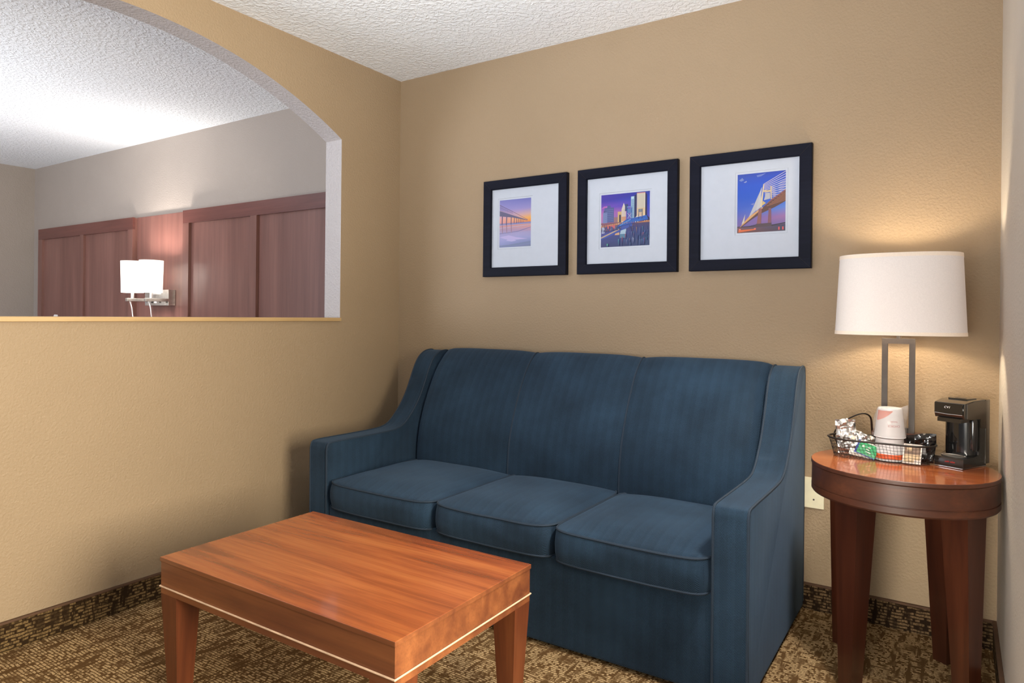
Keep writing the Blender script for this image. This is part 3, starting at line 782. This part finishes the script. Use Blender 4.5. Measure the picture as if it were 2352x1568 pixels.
# ------------------------------------------------------------------ coffee maker
def coffee_maker():
    r = thing('coffee_maker', 'black single-cup coffee maker on the round end table by the right wall', 'coffee maker', (2.647, -.255, TZ+.003), math.radians(-25))
    W = .049
    # C-shaped body: foot, column, overhanging head
    prof = [(-.076,.0),(-.078,.012),(-.077,.030),(-.02,.032),(.004,.036),(.010,.06),(.011,.148),(-.004,.153),(-.072,.153),(-.078,.165),(-.079,.192),(-.074,.2005),(-.03,.207),(.03,.2095),(.052,.207),(.052,.0)]
    bm = prism(prof, 0, -W, W)
    for v in bm.verts:                                   # plan narrows a little toward the front
        t = min(1, max(0, (-v.co.y)/.078)); v.co.x *= 1-.13*t
    bevel(bm, .0035, 3)
    obj('body', bm, m_blk2, r, smooth=35)
    # rear shell
    bm = prism([(-.051,.046),(-.051,.07),(-.045,.083),(.045,.083),(.051,.07),(.051,.046)], 2, .006, .207)
    bevel(bm, .002, 2); obj('water_tank', bm, m_shellr, r, smooth=35)
    # side cheeks of the head
    bm = prism([(-.062,.1535),(-.045,.150),(.012,.150),(.016,.12),(.045,.118),(.045,.2055),(-.02,.206),(-.062,.200)], 0, .0445, .0515)
    for v in bm.verts:
        t = min(1, max(0, (-v.co.y)/.078)); v.co.x -= .0055*t
    bevel(bm, .002, 2); obj('side_cheek', bm, m_shellr, r, smooth=35)
    # front fascia
    bm = prism([(-.041,.168),(.041,.1665),(.041,.199),(-.041,.1995)], 1, -.0822, -.076); bevel(bm, .0015, 2)
    f = obj('fascia', bm, m_blk, r, smooth=35)
    obj('chrome_line', tube([(-.040,-.0822,.1672),(0,-.0838,.1652),(.0405,-.0822,.1655)], .0009, 6), m_silver, f)
    text('logo', 'CV1', .0092, m_white, f, (-.004,-.0824,.1865), (PI/2,0,0), .0002, .3, sx=1.1)
    # column, glossy, in the bay
    bm = lathe([(.030,.034),(.030,.150)], 40)
    for v in bm.verts: v.co.x = v.co.x*1.5 - .002; v.co.y = v.co.y*.95 + .004
    obj('brew_column', bm, m_blk, r, smooth=40)
    bm = lathe([(.011,.05),(.012,.055),(.012,.142),(.011,.146)], 24)
    for v in bm.verts: v.co.x += .036; v.co.y += -.004
    obj('brew_tube', bm, m_blk, r, smooth=40)
    # brew basket under the head
    bm = prism([(-.034,-.078),(.034,-.078),(.036,-.02),(-.036,-.02)], 2, .140, .1525); bevel(bm, .002); obj('pod_drawer', bm, m_blk2, r, smooth=35)
    # lid on top
    bm = prism([(-.030,-.02),(.026,-.02),(.030,.03),(-.030,.03)], 2, .2078, .2112); bevel(bm, .0012); ld = obj('lid', bm, m_blk2, r, smooth=35)
    obj('lid_grip', box((-.014,-.010,.2112),(.014,.002,.2118),.0002), m_hole, ld)
    # drip tray with steel rim, red script on the foot
    bm = lathe([(.034,.0305),(.036,.0335),(.031,.0342),(.030,.0325)], 40, 1., .62, cap=(True, True))
    for v in bm.verts: v.co.y += -.047
    obj('drip_tray', bm, m_tray, r, smooth=40)
    bm = prism([(-.041,-.079),(.041,-.079),(.0445,-.02),(.050,.05),(-.050,.05),(-.0445,-.02)], 2, -.0012, .0008)
    obj('base_trim', bm, m_silver, r)
    text('lettering', 'cafe valet', .0078, m_red, r, (.004,-.0790,.0165), (PI/2,0,0), .0002, .3)
    for x, y in ((-.034,-.06),(.034,-.06),(-.04,.065),(.04,.065)):
        b = lathe([(.004,-.003),(.004,-.0012)], 12)
        for v in b.verts: v.co.x += x; v.co.y += y
        obj('foot', b, m_blk2, r)
coffee_maker()
def cord():
    path = [(2.386,-.105,TZ+.004),(2.384,-.118,TZ+.02),(2.3835,-.145,TZ+.075),(2.381,-.175,TZ+.120),(2.36,-.195,TZ+.133),(2.325,-.205,TZ+.118),(2.290,-.200,TZ+.09),(2.268,-.19,TZ+.05),(2.285,-.18,TZ+.012),(2.31,-.175,TZ+.004),(2.335,-.165,TZ+.004)]
    o = obj('power_cord', tube(catmull(path, 6), .0034, 8, flat=.7), m_wire, None, smooth=True)
    tag(o, 'black power cord looping up behind the basket, left of the cups', 'cord')
cord()

# ------------------------------------------------------------------ bedroom seen through the arch
def panelled(name, label, x0, x1, stiles, yb=0., yf=-.052, z0=.35, z1=1.862, rail=.093, fr=.074):
    r = thing(name, label, 'headboard', ((x0+x1)/2, 0, 0)); cx = (x0+x1)/2
    bm = bmesh.new(); cube(bm, (x0-cx, yf+.020, z0), (x1-cx, yb, z1-.004)); obj('panel', bm, m_hb, r)
    bm = bmesh.new(); cube(bm, (x0-cx, yf, z1-rail), (x1-cx, yf+.0199, z1)); bevel(bm, .0015); obj('top_rail', bm, m_hbr, r)
    for a, b in [(x0, x0+fr)] + stiles + [(x1-fr, x1)]:
        bm = bmesh.new(); cube(bm, (a-cx, yf, z0), (b-cx, yf+.0199, z1-rail-.0003)); bevel(bm, .0015); obj('stile', bm, m_hb, r)
panelled('headboard', 'far mahogany headboard with two recessed panels, left of the twin wall lamps', -4.32, -2.722, [(-3.553,-3.495)])
panelled('headboard', 'near mahogany headboard with recessed panels, right of the twin wall lamps', -2.045, -.17, [(-1.271,-1.205)])
o = struct('panel_tmp', box((-2.7215,-.016,.35), (-2.0455,0,1.862), .001), m_hb)
o.name = 'wall_panel'; del o['kind']
tag(o, 'flat reddish wooden wall panel between the two headboards, behind the twin lamps', 'wall panel')

def wall_lamp():
    r = thing('wall_lamp', 'lit twin wall lamp with two white shades on one nickel box', 'lamp', (-2.345,-.016,1.236))
    b = obj('mounting_box', box((-.157,-.055,-.058), (.157,0,.058), .003), m_steel, r)
    for k, x in enumerate((-.14, -.055, .052, .135)):
        obj('outlet', box((x-.012,-.0566,-.040), (x+.012,-.0545,-.014), .0005), m_hole if k else m_grey, b)
    obj('switch', box((-.028,-.0570,-.041), (.004,-.0545,-.022), .0008), m_white, b)
    obj('name_strip', box((-.07,-.0560,.024), (.06,-.0545,.042), .0005), m_white, b)
    for x, y in ((-.058, -.20), (.150, -.178)):
        arm = obj('arm', box((x-.013,y-.045,-.030), (x+.013,-.05,-.008), .002), m_steel, r)
        obj('stem', tube([(x,y,-.008),(x,y,.05)], .011, 12), m_steel, arm, smooth=True)
        z0, z1 = .033, .262
        pr = [(.074,z0),(.0765,(z0+z1)/2),(.0795,z1)]
        bm = lathe(pr, 48, cap=(False,False)); lathe([(q-.002,z) for q,z in pr], 48, bm=bm, cap=(False,False))
        for v in bm.verts: v.co.x += x; v.co.y += y
        obj('lamp_shade', bm, m_sshade, r, smooth=60)
        obj('cord', tube(catmull([(x+.004,y-.02,-.030),(x+.012,y-.01,-.08),(x+.016,y+.0,-.16),(x+.01,y+.05,-.30)], 5), .0035, 8), m_white, r, smooth=True)
        l = bpy.data.lights.new('sconce_glow', 'POINT'); l.energy = 26.; l.color = (1., .94, .88); l.shadow_soft_size = .06
        o = bpy.data.objects.new('sconce_glow', l); COL.objects.link(o); o.parent = r; o.location = (x, y, .17)
wall_lamp()

def bed():
    r = thing('bed', 'bed with white linen below the far headboard, hidden behind the half wall', 'bed', (-3.52,-1.07,0))
    obj('bed_base', box((-.76,-.98,0), (.76,1.0,.18), .01), m_hb, r)
    obj('mattress', box((-.77,-1.0,.18), (.77,1.01,.42), .05, 4), m_linen, r, smooth=60)
    bm = bmesh.new(); bmesh.ops.create_cube(bm, size=2.); bmesh.ops.subdivide_edges(bm, edges=bm.edges[:], cuts=13, use_grid_fill=True)
    for v in bm.verts:
        u, w, t = v.co.x, v.co.z, v.co.y
        e = (1-u**4)*(1-w**4); pinch = 1+.10*(abs(u)*abs(w))**3
        v.co = Vector((.25*u*pinch, .085*t*(.15+.85*e**.6), .18*w*pinch))
    o = obj('pillow', bm, m_linen, None, smooth=60)
    tag(o, 'white bed pillow whose tip just shows above the half wall ledge', 'pillow')
    o.location = (-3.845,-.165,.775); o.rotation_euler = (math.radians(-6), math.radians(-38), 0)
bed()

# ------------------------------------------------------------------ lights
def area(name, loc, target, sx, sy, watt, color, spread=180):
    l = bpy.data.lights.new(name, 'AREA'); l.shape = 'RECTANGLE'; l.size = sx; l.size_y = sy; l.energy = watt; l.color = color; l.spread = math.radians(spread)
    o = bpy.data.objects.new(name, l); COL.objects.link(o); o.location = loc
    o.rotation_euler = (Vector(target)-Vector(loc)).to_track_quat('-Z', 'Y').to_euler(); return o
area('side_key_light', (4.6,-2.05,1.3), (0,-1.7,.7), 1.7, 1.5, 335., (1.,.92,.74))  # stand-in for the light from the right; the window itself is invented
area('daylight_window', (1.5,-4.6,1.3), (1.4,0,.7), 2.4, 1.6, 15., (.84,.90,1.))
area('bedroom_window', (-2.6,-4.25,1.45), (-1.4,0,1.4), 2.0, 1.5, 100., (.84,.90,1.))
area('ceiling_bounce_fill', (1.9,-3.1,.9), (1.5,-1.0,2.44), 1.0, 1.0, 25., (.95,.98,1.), 80)  # added bounce light to brighten the ceiling; no such fixture in the room
area('bedroom_bounce_fill', (-2.2,-2.6,.9), (-2.2,-1.6,2.44), 1.4, 1.4, 18., (.92,.95,1.), 110)  # added fill that lifts the bedroom ceiling, not a lamp of the room
area('corner_fill', (2.4,-3.35,.75), (2.58,0,.35), .7, .7, 3.0, (1.,.93,.80), 28)  # added fill for the dark wall and floor below the end table
sp = bpy.data.lights.new('added_sofa_spot', 'SPOT'); sp.energy = 180.; sp.color = (1.,.95,.88); sp.spot_size = math.radians(62); sp.spot_blend = .9; sp.shadow_soft_size = .12  # unseen spot added to brighten the sofa arm and seat
so = bpy.data.objects.new('added_sofa_spot', sp); COL.objects.link(so); so.location = (2.62,-1.15,2.36)
so.rotation_euler = (Vector((1.75,-.72,.4))-so.location).to_track_quat('-Z', 'Y').to_euler()
w = bpy.data.worlds.new('World'); S.world = w; w.use_nodes = True
w.node_tree.nodes['Background'].inputs[0].default_value = (.95,.97,1.,1); w.node_tree.nodes['Background'].inputs[1].default_value = .25

# ------------------------------------------------------------------ camera
F = 1565.5; yaw = math.radians(33.118); roll = math.radians(.584)
fw = Vector((-math.sin(yaw), math.cos(yaw), 0)); rt = Vector((math.cos(yaw), math.sin(yaw), 0)); up = Vector((0,0,1))
r2 = rt*math.cos(roll)+up*math.sin(roll); u2 = -rt*math.sin(roll)+up*math.cos(roll)
cd = bpy.data.cameras.new('camera'); cam = bpy.data.objects.new('camera', cd); COL.objects.link(cam)
cd.sensor_fit = 'HORIZONTAL'; cd.sensor_width = 36.; cd.lens = F*36/2352; cd.shift_y = (724.6-784)/2352; cd.clip_start = .02
mw = Matrix((r2, u2, -fw)).transposed().to_4x4(); mw.translation = Vector((2.6317,-2.8658,1.1297)); cam.matrix_world = mw
S.camera = cam

# ------------------------------------------------------------------ look
S.view_settings.view_transform = 'Standard'; S.view_settings.look = 'None'
S.view_settings.exposure = 0.; S.view_settings.gamma = 1.
try:
    S.cycles.use_denoising = True; S.cycles.max_bounces = 8; S.cycles.diffuse_bounces = 5
    S.cycles.sample_clamp_indirect = 6.
except Exception: pass
